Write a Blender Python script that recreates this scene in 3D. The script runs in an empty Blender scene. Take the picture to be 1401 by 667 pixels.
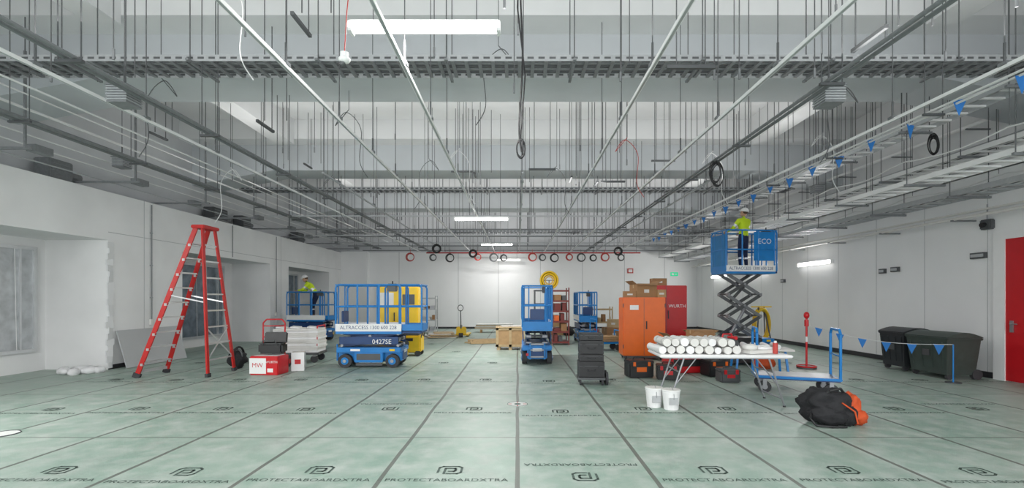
import bpy, bmesh, math, random
from mathutils import Vector, Matrix, Euler, noise as mnoise
R = random.Random(7)
sc = bpy.context.scene
sc.view_settings.view_transform = 'Standard'
PI = math.pi

# ------------------------------------------------------------------ materials
def mat(name, col, rough=0.5, metal=0.0, var=0.08, scale=6.0, bump=0.0, emis=0.0, alpha=1.0):
    m = bpy.data.materials.new(name); m.use_nodes = True
    nt = m.node_tree; b = nt.nodes['Principled BSDF']
    b.inputs['Roughness'].default_value = rough
    b.inputs['Metallic'].default_value = metal
    tc = nt.nodes.new('ShaderNodeTexCoord')
    nz = nt.nodes.new('ShaderNodeTexNoise'); nz.inputs['Scale'].default_value = scale
    nz.inputs['Detail'].default_value = 4
    nt.links.new(tc.outputs['Object'], nz.inputs['Vector'])
    mx = nt.nodes.new('ShaderNodeMix'); mx.data_type = 'RGBA'
    mx.inputs[6].default_value = tuple(max(0, c*(1-var*2)) for c in col)+(1,)
    mx.inputs[7].default_value = tuple(min(1, c*(1+var)) for c in col)+(1,)
    nt.links.new(nz.outputs['Fac'], mx.inputs[0])
    nt.links.new(mx.outputs[2], b.inputs['Base Color'])
    if bump:
        bp = nt.nodes.new('ShaderNodeBump'); bp.inputs['Strength'].default_value = bump
        bp.inputs['Distance'].default_value = 0.02
        nt.links.new(nz.outputs['Fac'], bp.inputs['Height'])
        nt.links.new(bp.outputs['Normal'], b.inputs['Normal'])
    if emis:
        b.inputs['Emission Color'].default_value = tuple(col)+(1,)
        b.inputs['Emission Strength'].default_value = emis
    return m

M = dict(
 wall=mat('painted_wall', (.84,.845,.85), .5, var=.04, scale=1.0, bump=.03),
 wallL=mat('plaster_wall', (.84,.84,.845), .65, var=.09, scale=.9, bump=.1),
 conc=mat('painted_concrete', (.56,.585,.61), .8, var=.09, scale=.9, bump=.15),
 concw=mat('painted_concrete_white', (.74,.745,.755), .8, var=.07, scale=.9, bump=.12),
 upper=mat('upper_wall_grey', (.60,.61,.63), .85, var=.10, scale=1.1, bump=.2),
 black=mat('black_plastic', (.018,.018,.02), .45, var=.2),
 rubber=mat('rubber', (.05,.05,.055), .8, var=.15),
 dgrey=mat('dark_grey_metal', (.10,.105,.11), .5, .3),
 rod=mat('threaded_rod_steel', (.12,.125,.13), .5, .3),
 grey=mat('grey_metal', (.35,.36,.38), .4, .6),
 galv=mat('galvanised_steel', (.46,.475,.49), .45, .45, var=.1, scale=20),
 galvd=mat('galvanised_dull', (.23,.24,.25), .6, .3, var=.15, scale=20),
 white=mat('white_paint', (.84,.84,.84), .4, var=.03),
 offw=mat('off_white', (.74,.73,.70), .6, var=.07),
 blue=mat('lift_blue_paint', (.008,.21,.58), .35, .0, var=.1),
 dblue=mat('dark_blue_paint', (.01,.05,.17), .4, var=.15),
 yellow=mat('yellow_paint', (.80,.52,.015), .4, var=.08),
 orange=mat('orange_paint', (.80,.14,.008), .4, var=.06),
 red=mat('red_paint', (.58,.012,.018), .35, var=.08),
 redl=mat('ladder_red_fibreglass', (.52,.015,.013), .4, var=.12),
 alu=mat('aluminium', (.66,.67,.68), .35, .6, var=.08),
 card=mat('cardboard', (.38,.21,.10), .85, var=.12),
 ply=mat('plywood', (.50,.31,.15), .7, var=.15, scale=10),
 timber=mat('pale_timber', (.56,.41,.23), .7, var=.15, scale=12),
 foil=mat('foil_film', (.55,.57,.59), .35, .35, var=.25, scale=5, bump=1.0),
 foild=mat('foil_film_dark', (.24,.29,.34), .35, .5, var=.4, scale=4, bump=1.0),
 bin=mat('bin_plastic', (.028,.032,.036), .5, var=.2),
 bing=mat('bin_plastic_green', (.05,.07,.062), .5, var=.2),
 skin=mat('skin', (.55,.32,.22), .55, var=.05),
 hair=mat('hair', (.06,.035,.02), .7, var=.2),
 hivis=mat('hivis_yellow_fabric', (.62,.82,.02), .8, var=.08, emis=.0),
 navy=mat('navy_fabric', (.015,.025,.07), .85, var=.1),
 bagf=mat('bag_fabric_black', (.018,.018,.021), .8, var=.3, scale=14, bump=.6),
 bago=mat('bag_fabric_orange', (.65,.09,.02), .75, var=.15, scale=14, bump=.5),
 refl=mat('reflective_tape', (.75,.76,.78), .3, .3, var=.03),
 boot=mat('boot_leather', (.12,.07,.035), .7, var=.1),
 eye=mat('eye_dark', (.02,.015,.01), .3, var=0),
 lip=mat('lip', (.40,.13,.11), .5, var=.05),
 flag=mat('flag_blue', (.015,.17,.52), .6, var=.05),
 cord=mat('white_cord', (.75,.75,.75), .6, var=.03),
 redc=mat('red_cable', (.50,.05,.04), .5, var=.05),
 green=mat('exit_green', (.0,.45,.20), .5, var=.02, emis=.8),
 tube=mat('lamp_diffuser', (1,.985,.96), .4, var=0, emis=14.0),
 tubew=mat('wall_lamp_diffuser', (1,.985,.96), .4, var=0, emis=10.0),
 tubef=mat('far_lamp_diffuser', (1,.985,.96), .4, var=0, emis=2.5),
 printm=mat('board_print_ink', (.085,.12,.105), .7, var=.1),
 printw=mat('floor_disc_white', (.66,.68,.66), .6, var=.05),
 joint=mat('wall_joint', (.42,.43,.44), .8, var=.05),
 sheet=mat('grey_sheet', (.45,.46,.47), .5, .1, var=.04, scale=2),
 mesh=mat('blue_mesh_panel', (.02,.20,.48), .5, var=.1),
 skirt=mat('dark_skirting', (.03,.03,.035), .5, var=.1),
 maroon=mat('maroon_shelf_paint', (.20,.035,.03), .5),
)

def floor_material():
    m = bpy.data.materials.new('floor_protection_board'); m.use_nodes = True
    nt = m.node_tree; N = nt.nodes; L = nt.links; b = N['Principled BSDF']
    tc = N.new('ShaderNodeTexCoord'); sp = N.new('ShaderNodeSeparateXYZ'); L.new(tc.outputs['Object'], sp.inputs[0])
    def math_(op, a, bb=None, v=None):
        n = N.new('ShaderNodeMath'); n.operation = op
        if hasattr(a, 'links'): L.new(a, n.inputs[0])
        else: n.inputs[0].default_value = a
        if bb is not None:
            if hasattr(bb, 'links'): L.new(bb, n.inputs[1])
            else: n.inputs[1].default_value = bb
        return n.outputs[0]
    wob = N.new('ShaderNodeTexNoise'); wob.inputs['Scale'].default_value = .6; L.new(tc.outputs['Object'], wob.inputs['Vector'])
    w = math_('MULTIPLY', math_('SUBTRACT', wob.outputs['Fac'], .5), .05)
    def line(coord, period, off, half):
        a = math_('ADD', coord, off+period*20); a = math_('ADD', a, w)
        a = math_('MODULO', a, period); a = math_('SUBTRACT', a, period/2); a = math_('ABSOLUTE', a)
        return math_('GREATER_THAN', a, period/2-half)
    lx = line(sp.outputs[0], 1.2, 0, .021)
    ly = line(sp.outputs[1], 2.4, -5.32+4.8, .015)
    mxl = math_('MAXIMUM', lx, math_('MULTIPLY', ly, .75))
    n1 = N.new('ShaderNodeTexNoise'); n1.inputs['Scale'].default_value = .45; n1.inputs['Detail'].default_value = 6
    n2 = N.new('ShaderNodeTexNoise'); n2.inputs['Scale'].default_value = 4; n2.inputs['Detail'].default_value = 10
    n3 = N.new('ShaderNodeTexNoise'); n3.inputs['Scale'].default_value = 60
    n4 = N.new('ShaderNodeTexNoise'); n4.inputs['Scale'].default_value = 1.6; n4.inputs['Detail'].default_value = 9; n4.inputs['Roughness'].default_value = .75
    for n in (n1, n2, n3, n4): L.new(tc.outputs['Object'], n.inputs['Vector'])
    r = N.new('ShaderNodeValToRGB')
    r.color_ramp.elements[0].position = .35; r.color_ramp.elements[0].color = (.235,.345,.285,1)
    r.color_ramp.elements[1].position = .65; r.color_ramp.elements[1].color = (.34,.43,.375,1)
    L.new(n1.outputs['Fac'], r.inputs[0])
    r2 = N.new('ShaderNodeValToRGB')
    r2.color_ramp.elements[0].position = .40; r2.color_ramp.elements[0].color = (0,0,0,1)
    r2.color_ramp.elements[1].position = .72; r2.color_ramp.elements[1].color = (1,1,1,1)
    L.new(n2.outputs['Fac'], r2.inputs[0])
    mx = N.new('ShaderNodeMix'); mx.data_type = 'RGBA'; L.new(math_('MULTIPLY', r2.outputs[0], .65), mx.inputs[0])
    L.new(r.outputs[0], mx.inputs[6]); mx.inputs[7].default_value = (.50,.53,.50,1)
    # grey scuffs
    r4 = N.new('ShaderNodeValToRGB')
    r4.color_ramp.elements[0].position = .52; r4.color_ramp.elements[0].color = (0,0,0,1)
    r4.color_ramp.elements[1].position = .70; r4.color_ramp.elements[1].color = (1,1,1,1)
    L.new(n4.outputs['Fac'], r4.inputs[0])
    mx3 = N.new('ShaderNodeMix'); mx3.data_type = 'RGBA'; L.new(math_('MULTIPLY', r4.outputs[0], .5), mx3.inputs[0])
    L.new(mx.outputs[2], mx3.inputs[6]); mx3.inputs[7].default_value = (.26,.30,.275,1)
    mx2 = N.new('ShaderNodeMix'); mx2.data_type = 'RGBA'; L.new(math_('MULTIPLY', mxl, .75), mx2.inputs[0])
    L.new(mx3.outputs[2], mx2.inputs[6]); mx2.inputs[7].default_value = (.085,.078,.07,1)
    L.new(mx2.outputs[2], b.inputs['Base Color'])
    rr = math_('ADD', math_('MULTIPLY', n2.outputs['Fac'], .3), .30)
    L.new(rr, b.inputs['Roughness'])
    bp = N.new('ShaderNodeBump'); bp.inputs['Strength'].default_value = .15; bp.inputs['Distance'].default_value = .01
    L.new(n3.outputs['Fac'], bp.inputs['Height']); L.new(bp.outputs['Normal'], b.inputs['Normal'])
    return m
M['floor'] = floor_material()

# ------------------------------------------------------------------ builder
_text = {}
def text_mesh(s):
    if s not in _text:
        c = bpy.data.curves.new('t', 'FONT'); c.body = s; c.align_x = 'CENTER'; c.align_y = 'CENTER'; c.size = 1
        c.resolution_u = 2
        o = bpy.data.objects.new('t', c); sc.collection.objects.link(o)
        dg = bpy.context.evaluated_depsgraph_get(); dg.update()
        me = bpy.data.meshes.new_from_object(o.evaluated_get(dg))
        bpy.data.objects.remove(o); _text[s] = me
    return _text[s]

class B:
    def __init__(s): s.bm = bmesh.new(); s.mats = []
    def mi(s, m):
        m = M[m] if isinstance(m, str) else m
        if m not in s.mats: s.mats.append(m)
        return s.mats.index(m)
    def faces(s, vs, fs, m, smooth=False, mx=None):
        i = s.mi(m)
        V = [s.bm.verts.new(mx @ Vector(v) if mx else v) for v in vs]
        for f in fs:
            try:
                F = s.bm.faces.new([V[k] for k in f]); F.material_index = i; F.smooth = smooth
            except ValueError: pass
    def box(s, x0, x1, y0, y1, z0, z1, m, mx=None):
        vs = [(x0,y0,z0),(x1,y0,z0),(x1,y1,z0),(x0,y1,z0),(x0,y0,z1),(x1,y0,z1),(x1,y1,z1),(x0,y1,z1)]
        s.faces(vs, [(3,2,1,0),(4,5,6,7),(0,1,5,4),(1,2,6,5),(2,3,7,6),(3,0,4,7)], m, mx=mx)
    def cbox(s, c, d, m, rot=(0,0,0)):
        mx = Matrix.Translation(c) @ Euler(rot).to_matrix().to_4x4()
        s.box(-d[0]/2,d[0]/2,-d[1]/2,d[1]/2,-d[2]/2,d[2]/2, m, mx)
    def bbox(s, c, d, m, bev=.02, rot=(0,0,0)):
        mx = Matrix.Translation(c) @ Euler(rot).to_matrix().to_4x4()
        t = bmesh.new(); bmesh.ops.create_cube(t, size=1)
        for v in t.verts: v.co = Vector((v.co.x*d[0], v.co.y*d[1], v.co.z*d[2]))
        bmesh.ops.bevel(t, geom=t.edges[:], offset=bev, segments=2, affect='EDGES')
        t.verts.index_update()
        s.faces([v.co.copy() for v in t.verts], [[v.index for v in f.verts] for f in t.faces], m, mx=mx)
        t.free()
    def bar(s, p, q, w, h, m, up=(0,0,1)):
        p = Vector(p); q = Vector(q); d = q-p; L = d.length
        if L < 1e-5: return
        d.normalize(); u = Vector(up)
        if abs(d.dot(u)) > .98: u = Vector((0,1,0))
        a = d.cross(u).normalized(); c = a.cross(d)
        mx = Matrix.Translation((p+q)/2) @ Matrix((a, d, c)).transposed().to_4x4()
        s.box(-w/2,w/2,-L/2,L/2,-h/2,h/2, m, mx)
    def cyl(s, p, q, r, m, seg=8, r2=None, caps=True):
        p = Vector(p); q = Vector(q); d = q-p
        if d.length < 1e-6: return
        r2 = r if r2 is None else r2
        d.normalize(); u = Vector((0,0,1)) if abs(d.z) < .95 else Vector((1,0,0))
        a = d.cross(u).normalized(); c = d.cross(a)
        vs = []; 
        for k in range(seg):
            t = 2*PI*k/seg; o = a*math.cos(t)+c*math.sin(t)
            vs += [p+o*r, q+o*r2]
        s.faces(vs, [(2*k, 2*((k+1)%seg), 2*((k+1)%seg)+1, 2*k+1) for k in range(seg)], m, True)
        if caps and seg > 4:
            s.faces(vs[0::2], [tuple(range(seg))], m); s.faces(vs[1::2], [tuple(reversed(range(seg)))], m)
    def path(s, pts, r, m, seg=6):
        for a, b_ in zip(pts[:-1], pts[1:]): s.cyl(a, b_, r, m, seg)
    def torus(s, c, Rr, r, m, axis='y', seg=20, sec=6, sx=1, sz=1):
        vs = []; fs = []
        for i in range(seg):
            t = 2*PI*i/seg
            for j in range(sec):
                p = 2*PI*j/sec; rad = Rr+r*math.cos(p)
                u, v, w = rad*math.cos(t)*sx, rad*math.sin(t)*sz, r*math.sin(p)
                co = {'y':(u,w,v), 'x':(w,u,v), 'z':(u,v,w)}[axis]
                vs.append((c[0]+co[0], c[1]+co[1], c[2]+co[2]))
        for i in range(seg):
            for j in range(sec):
                fs.append((i*sec+j, ((i+1)%seg)*sec+j, ((i+1)%seg)*sec+(j+1)%sec, i*sec+(j+1)%sec))
        s.faces(vs, fs, m, True)
    def ell(s, c, rad, m, seg=14, ring=9, rot=(0,0,0), zmin=-1.0, noise=0, lump=0, freq=2.0):
        mx = Matrix.Translation(c) @ Euler(rot).to_matrix().to_4x4()
        vs = []; fs = []
        for i in range(ring+1):
            ph = -PI/2+PI*i/ring; z = max(math.sin(ph), zmin); rr = math.cos(ph)
            for j in range(seg):
                t = 2*PI*j/seg; k = 1+R.uniform(-noise, noise)
                if lump: k += lump*mnoise.noise(Vector((rr*math.cos(t), rr*math.sin(t), z))*freq+Vector(c)*5)
                vs.append((rad[0]*rr*math.cos(t)*k, rad[1]*rr*math.sin(t)*k, rad[2]*z*k))
        for i in range(ring):
            for j in range(seg): fs.append((i*seg+j, i*seg+(j+1)%seg, (i+1)*seg+(j+1)%seg, (i+1)*seg+j))
        s.faces(vs, fs, m, True, mx)
    def text(s, st, mx, m):
        i = s.mi(m); me = text_mesh(st)
        s.faces([v.co.copy() for v in me.vertices], [list(p.vertices) for p in me.polygons], m, mx=mx)
    def done(s, name, loc=(0,0,0), rz=0.0):
        me = bpy.data.meshes.new(name)
        s.bm.to_mesh(me); s.bm.free()
        for m in s.mats: me.materials.append(m)
        o = bpy.data.objects.new(name, me); sc.collection.objects.link(o)
        o.location = loc; o.rotation_euler = (0,0,rz)
        return o

def TM(c, size, rot=(PI/2,0,0), sx=1):
    return Matrix.Translation(c) @ Euler(rot).to_matrix().to_4x4() @ Matrix.Diagonal((size*sx, size, size, 1))

# ------------------------------------------------------------------ room shell
LX, RX, BY, FY, SL = -9.1, 9.4, 24.5, -6.0, 6.7
BEAMS = (-3.75, 2.1, 8.1, 13.95, 19.8)
def soffit(y):
    for a in BEAMS:
        if a-.02 <= y <= a+1.02: return 5.4
    for a in BEAMS:
        if a-.57 <= y <= a+1.42: return 6.15
    return SL
b = B(); b.box(-11.2, RX+.3, FY, BY+.3, -.2, 0, 'floor'); b.done('floor')
b = B(); b.box(-11.2, RX+.6, FY, BY+.3, SL, SL+.25, 'concw'); b.done('ceiling')

H = 3.95
b = B()
ops = [(6.3,10.4,2.88),(12.7,17.2,2.85),(18.6,22.6,2.85)]
y = FY
for (a, c, h) in ops:
    b.box(LX-.2, LX, y, a, 0, H, 'wallL')
    b.box(LX-.2, LX, a, c, h, H, 'wallL')
    b.box(-10.6, LX-.2, a-.15, a, 0, h+.12, 'wallL')
    b.box(-10.6, LX-.2, c, c+.15, 0, h+.12, 'wallL')
    b.box(-10.6, LX-.2, a, c, h, h+.12, 'wallL')
    b.box(-10.75, -10.5, a-.15, c+.15, 0, h+.12, 'wallL')
    y = c
b.box(LX-.2, LX, y, BY, 0, H, 'wallL')
b.box(-9.7, LX-.2, FY, BY, H-.1, H, 'wallL')
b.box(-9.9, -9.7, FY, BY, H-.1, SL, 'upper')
for yy in (11.4, 18.0, 5.0):
    b.box(LX, LX+.004, yy-.006, yy+.006, .1, H, 'joint')
b.box(LX, LX+.004, 10.4, 24.4, 3.05, 3.062, 'joint')
for k in range(22):
    z = .1+k*.127
    b.cbox((LX+.005, 10.42+R.uniform(0,.05), z), (.03, .1+R.uniform(0,.09), .14), 'concw', (0,0,R.uniform(-.2,.2)))
b.done('wall_left')
b = B(); b.box(RX, RX+.25, FY, BY, 0, 4.15, 'wall'); b.box(RX+.3, RX+.5, FY, BY, 4.05, SL, 'concw'); b.box(RX, RX+.4, FY, BY, 4.1, 4.15, 'wall')
for k in range(14):
    yy = 5.0+1.45*k
    b.box(RX-.003, RX, yy-.005, yy+.005, .12, 3.9, 'joint')
b.done('wall_right')
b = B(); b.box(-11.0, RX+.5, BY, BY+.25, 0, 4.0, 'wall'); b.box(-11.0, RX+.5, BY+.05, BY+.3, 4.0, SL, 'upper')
for xx in (-6.2,-3.1,-1.0,1.2,3.4,5.6,7.7):
    b.box(xx-.01, xx+.01, BY-.004, BY, .1, 4.0, 'joint')
b.box(LX, -7.75, 24.1, BY, 0, 4.0, 'wall')
b.done('wall_back')
b = B()
yy = FY
for (a, c, h) in ops:
    b.box(LX, LX+.015, yy, a, 0, .1, 'skirt'); yy = c
b.box(LX, LX+.015, yy, 24.1, 0, .1, 'skirt'); b.done('baseboard_left')
b = B(); b.box(RX-.015, RX, FY, 7.6, 0, .12, 'skirt'); b.box(RX-.015, RX, 9.25, BY, 0, .12, 'skirt'); b.done('baseboard_right')
b = B(); b.box(-7.75, RX, BY-.015, BY, 0, .1, 'skirt'); b.done('baseboard_back')

def window(name, y0, y1, z0, z1, m):
    b = B(); x = -10.5
    ny, nz = 26, 22; vs = []; fs = []
    for i in range(ny+1):
        for j in range(nz+1):
            vs.append((x+.02+R.uniform(0,.018), y0+(y1-y0)*i/ny, z0+(z1-z0)*j/nz))
    for i in range(ny):
        for j in range(nz): fs.append((i*(nz+1)+j, (i+1)*(nz+1)+j, (i+1)*(nz+1)+j+1, i*(nz+1)+j+1))
    b.faces(vs, fs, m, True)
    f = .07
    b.box(x, x+.07, y0-f, y0, z0-f, z1+f, 'alu'); b.box(x, x+.07, y1, y1+f, z0-f, z1+f, 'alu')
    b.box(x, x+.07, y0, y1, z0-f, z0, 'alu'); b.box(x, x+.07, y0, y1, z1, z1+f, 'alu')
    b.box(x, x+.06, y1-.28, y1-.25, z0, z1, 'alu')
    for k in range(3):
        b.cyl((x+.06, y1-.35-.5*k, z0), (x+.05, y1-.38-.5*k, z1), .006, 'white', 5)
    b.done(name)
window('window_1', 6.6, 10.1, .5, 2.62, 'foil')
window('window_2', 13.0, 16.6, .35, 2.65, 'foild')
window('window_3', 18.9, 22.2, .35, 2.65, 'foild')

for k, y0 in enumerate(BEAMS):
    b = B()
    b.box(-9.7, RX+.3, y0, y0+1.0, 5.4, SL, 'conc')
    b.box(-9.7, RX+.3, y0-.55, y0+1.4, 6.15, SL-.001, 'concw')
    for sx, xe in ((-1, -9.7), (1, RX+.3)):
        vs = [(xe,y0+.001,5.4),(xe-sx*2.4,y0+.001,5.4),(xe,y0+.001,4.95),(xe,y0+.999,5.4),(xe-sx*2.4,y0+.999,5.4),(xe,y0+.999,4.95)]
        b.faces(vs, [(0,1,2),(3,5,4),(1,4,5,2),(0,2,5,3),(0,3,4,1)], 'conc')
    b.done('ceiling_beam')
b = B()
for x in (-6.9, 6.6):
    for y0, y1 in ((3.5,7.55),(9.5,13.4),(15.35,19.25),(21.2,24.5)):
        b.box(x, x+.5, y0, y1, 6.0, SL, 'concw')
b.done('ceiling_rib')

b = B()
b.box(RX-.03, RX+.02, 7.75, 8.98, .01, 2.72, 'red')
b.box(RX-.05, RX+.02, 8.98, 9.2, 0, 2.86, 'white'); b.box(RX-.05, RX+.02, 7.65, 7.75, 0, 2.86, 'white')
b.box(RX-.05, RX+.02, 7.75, 8.98, 2.72, 2.86, 'white')
b.cbox((RX-.05, 8.85, 1.05), (.03,.05,.22), 'grey'); b.cyl((RX-.09,8.85,1.1),(RX-.09,8.72,1.1),.011,'grey'); b.cyl((RX-.04,8.85,1.1),(RX-.09,8.85,1.1),.011,'grey')
b.cbox((RX-.035, 8.35, 1.6), (.01,.25,.25), 'white')
b.done('door_1')

# floor print
b = B()
def logo(b, cx, cy, s, flip):
    f = -1 if flip else 1
    def P(x, y): return (cx+f*x*s, cy+f*y*s, .003)
    def strip(pts, w, close=False):
        n = len(pts)
        rng = range(n if close else n-1)
        for i in rng:
            p = Vector(P(*pts[i])); q = Vector(P(*pts[(i+1)%n])); d = (q-p)
            if d.length < 1e-6: continue
            d.normalize(); nrm = Vector((-d.y, d.x, 0))*w*s/2; e = d*w*s*.4
            b.faces([p-nrm-e, q-nrm+e, q+nrm+e, p+nrm-e], [(0,1,2,3)], 'printm')
    hexo = [(-.5,-.28),(-.5,.28),(-.34,.42),(.34,.42),(.5,.28),(.5,-.28),(.34,-.42),(-.1,-.42)]
    strip(hexo, .10)
    strip([(-.22,-.42),(-.22,.18),(.2,.18),(.24,.1),(.24,-.08),(.18,-.16),(-.04,-.16)], .11)
    tm = Matrix.Translation((cx, cy-f*.27+.03, .003)) @ Matrix.Rotation(PI if flip else 0, 4, 'Z') @ Matrix.Diagonal((.098,.085,.1,1))
    b.text('PROTECTABOARDXTRA', tm, 'printm')
for i in range(-8, 9):
    for j in range(0, 8):
        cx = .6+1.2*i; cy = 4.31+2.4*j-(.0 if i % 3 else .04)
        if cx < -8.6 or cx > 9: continue
        if j > 3 and (i+j) % 2: continue
        logo(b, cx + (-.02 if i < 0 else .0), cy-(.12 if i == 0 else 0), .21, (i*5+j*3) % 7 == 0)
b.done('floor_board_print')
b = B()
b.cyl((0,7.0,0),(0,7.0,.004),.155,'printw',28); b.cyl((0,7.0,.004),(0,7.0,.0055),.05,'printm',12)
for k in range(4): b.cbox((.11*math.cos(k*PI/2), 7.0+.11*math.sin(k*PI/2), .005), (.05,.02,.002) if k % 2 == 0 else (.02,.05,.002), 'redc')
b.torus((0,7,.004),.15,.004,'printm','z',28,4)
b.done('floor_sticker')
b = B(); b.cyl((-6.0,5.45,0),(-6.0,5.45,.005),.15,'printw',24); b.torus((-6.0,5.45,.005),.15,.006,'dgrey','z',24,4); b.done('floor_sticker')

# ------------------------------------------------------------------ overhead services
GH = 3.98
def channel(name, x, y0, y1, h, w=.038, m='galv', rods=2.4, ry=4.0):
    b = B(); b.bar((x,y0,h),(x,y1,h), w, w, m)
    b.box(x-w*.3, x+w*.3, y0, y1, h-w*.55, h-w*.5, 'galv')
    yy = ry
    while yy < y1:
        b.cyl((x,yy,h),(x,yy,soffit(yy)),.0065,'rod',5)
        b.cbox((x,yy,h+.03),(.06,.09,.035),'galvd'); b.cyl((x,yy,h+.05),(x,yy,h+.25),.012,'rod',6)
        yy += rods
    b.done(name)
for x in (-5.0,-2.4,-1.17,1.4,2.7,5.05):
    channel('strut_channel', x, 1.2, 24.2, GH, m='white', ry=3.4, rods=1.45)
for x in (-3.75,.1,3.95):
    channel('strut_channel', x, 9.0, 24.2, GH+.02, w=.03, m='galv', ry=9.8)

def pipepair(name, x, h, m='galvd', r=.022, gap=.09, ry=4.6):
    b = B()
    for dx in (0, gap): b.cyl((x+dx,.9,h),(x+dx,24.2,h), r, m, 8)
    yy = ry
    while yy < 24:
        b.bar((x-.09,yy,h-.04),(x+gap+.09,yy,h-.04),.04,.03,'dgrey')
        bot = soffit(yy)
        b.cyl((x-.07,yy,h-.05),(x-.07,yy,bot),.007,'rod',5); b.cyl((x+gap+.07,yy,h-.05),(x+gap+.07,yy,bot),.007,'rod',5)
        yy += 2.1
    b.done(name)
pipepair('conduit_pair', -4.45, 3.95)
pipepair('conduit_pair', 3.45, 4.0, ry=5.2)
pipepair('conduit_pair', -7.2, 4.15, 'galvd', .03, .14)
pipepair('conduit_pair', 5.9, 4.25, 'cord', .016, .12)

b = B()
for x, h in ((-8.0,4.9),(-8.2,4.75),(-8.3,4.55),(-8.45,4.4),(-8.55,4.25),(-8.7,4.05),(-7.6,4.5),(-6.3,4.3)):
    b.cyl((x,1.5,h),(x+.05,24.1,h), .013, 'cord' if h > 4.2 else 'galv', 6)
for yy in (3.2,5.4,7.6,9.8,12,14.2,16.4,18.6,20.8,23):
    b.bar((-9.68,yy,4.02),(-7.9,yy,4.02),.04,.04,'galvd'); b.bar((-8.0,yy,4.02),(-8.0,yy,5.6 if soffit(yy) > 5.6 else 5.4),.03,.03,'galvd')
    b.cyl((-8.0,yy,5.3),(-8.0,yy,soffit(yy)),.008,'rod',5)
    b.cbox((-8.0-R.random()*.6, yy+.3, 4.08),(.16,.3,.12),'galvd')
b.done('wall_conduit_rack')

def xtray(name, y0, w, h, x0, x1):
    b = B()
    for yy in (y0, y0+w):
        b.bar((x0,yy,h+.03),(x1,yy,h+.03),.012,.09,'galv'); 
        x = x0+.05
        while x < x1-.2:
            b.box(x, x+.09, yy-.008, yy+.008, h+.015, h+.045, 'dgrey'); x += .155
    x = x0
    while x < x1:
        b.bar((x,y0,h),(x,y0+w,h),.05,.03,'galvd'); x += .19
    for k in range(5):
        yy = y0+.08+k*w/6
        b.bar((x0,yy,h+.035),(x1,yy,h+.035),.03,.03,'galvd' if k % 2 else 'dgrey')
    x = x0+.7
    while x < x1:
        for yy in (y0-.03, y0+w+.03):
            b.cyl((x,yy,h-.06),(x,yy,soffit(yy)),.008,'rod',5)
        b.bar((x,y0-.1,h-.03),(x,y0+w+.1,h-.03),.041,.03,'galvd')
        x += 1.8
    b.done(name)
xtray('cable_tray', 6.6, .5, 4.94, -8.9, 8.9)
xtray('cable_tray', 15.0, .5, 5.08, -8.9, 8.9)
xtray('cable_tray', 21.2, .5, 4.6, -8.9, 8.9)

for k, yy in enumerate((14.6,16.6,18.2,19.4,20.6,21.8,23.0,23.9)):
    b = B(); h = GH+.05+(.12 if k % 3 == 0 else 0)
    b.bar((-7.9,yy,h),(8.2,yy,h),.041,.041,'galvd' if k % 2 else 'galv')
    x = -7.5
    while x < 8:
        b.cyl((x,yy,h),(x,yy,soffit(yy)),.009,'rod',5); x += 2.0
    b.done('cross_strut')

def ytray(name, x0, w, h, m='galv', m2='galv', cables=0):
    b = B()
    for xx in (x0, x0+w): b.bar((xx,1.0,h+.03),(xx,24.2,h+.03),.012,.09,m)
    yy = 1.0
    while yy < 24.2:
        b.bar((x0,yy,h),(x0+w,yy,h),.045,.03,m2); yy += .3
    for k in range(cables):
        b.cyl((x0+.06+k*.06,1,h+.03),(x0+.06+k*.06,24.2,h+.03),.018,('cord','galv','cord','dgrey')[k % 4],6)
    yy = 3.0
    while yy < 24:
        b.bar((x0-.1,yy,h-.04),(x0+w+.1,yy,h-.04),.041,.041,'galvd')
        for xx in (x0-.06, x0+w+.06): b.cyl((xx,yy,h-.05),(xx,yy,soffit(yy)),.008,'rod',5)
        yy += 1.9
    b.done(name)
ytray('cable_ladder', 7.3, .55, 3.72, 'white','white',3)
ytray('cable_ladder', 8.1, .6, 3.5, 'galv','galv',5)
ytray('cable_ladder', 8.3, .55, 4.25, 'white','white',4)
ytray('cable_ladder', 7.2, .4, 4.7, 'galv','white',2)
b = B()
b.cyl((9.2,1,4.6),(9.2,24,4.6),.05,'galv',10); b.cyl((9.25,1,5.1),(9.25,24,5.1),.04,'white',8)
b.cyl((8.95,1,3.2),(8.95,24,3.2),.03,'offw',8); b.cyl((9.25,1,3.35),(9.25,24,3.35),.022,'offw',8)
for k in range(12): 
    yy = 2+k*1.9; b.bar((8.9,yy,3.17),(9.4,yy,3.17),.04,.03,'galvd'); b.bar((9.1,yy,4.5),(9.7,yy,4.5),.04,.04,'galvd'); b.bar((9.2,yy,5.05),(9.7,yy,5.05),.03,.03,'galvd')
b.done('service_pipe_run')
b = B()
for j, (x, h) in enumerate(((7.15,4.1),(8.0,4.0),(8.95,3.9))):
    pts = []
    for k in range(0, 60):
        yy = 3.0+k*.35; pts.append((x+.04*math.sin(k*.7+j), yy, h-.10*abs(math.sin(PI*(yy-3.0)/1.9))))
    b.path(pts, .012, 'cord', 5)
    for k in range(11): b.cyl((x,3.0+1.9*k,h),(x,3.0+1.9*k,soffit(3.0+1.9*k)),.005,'rod',5)
b.done('slung_cable_run')

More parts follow.
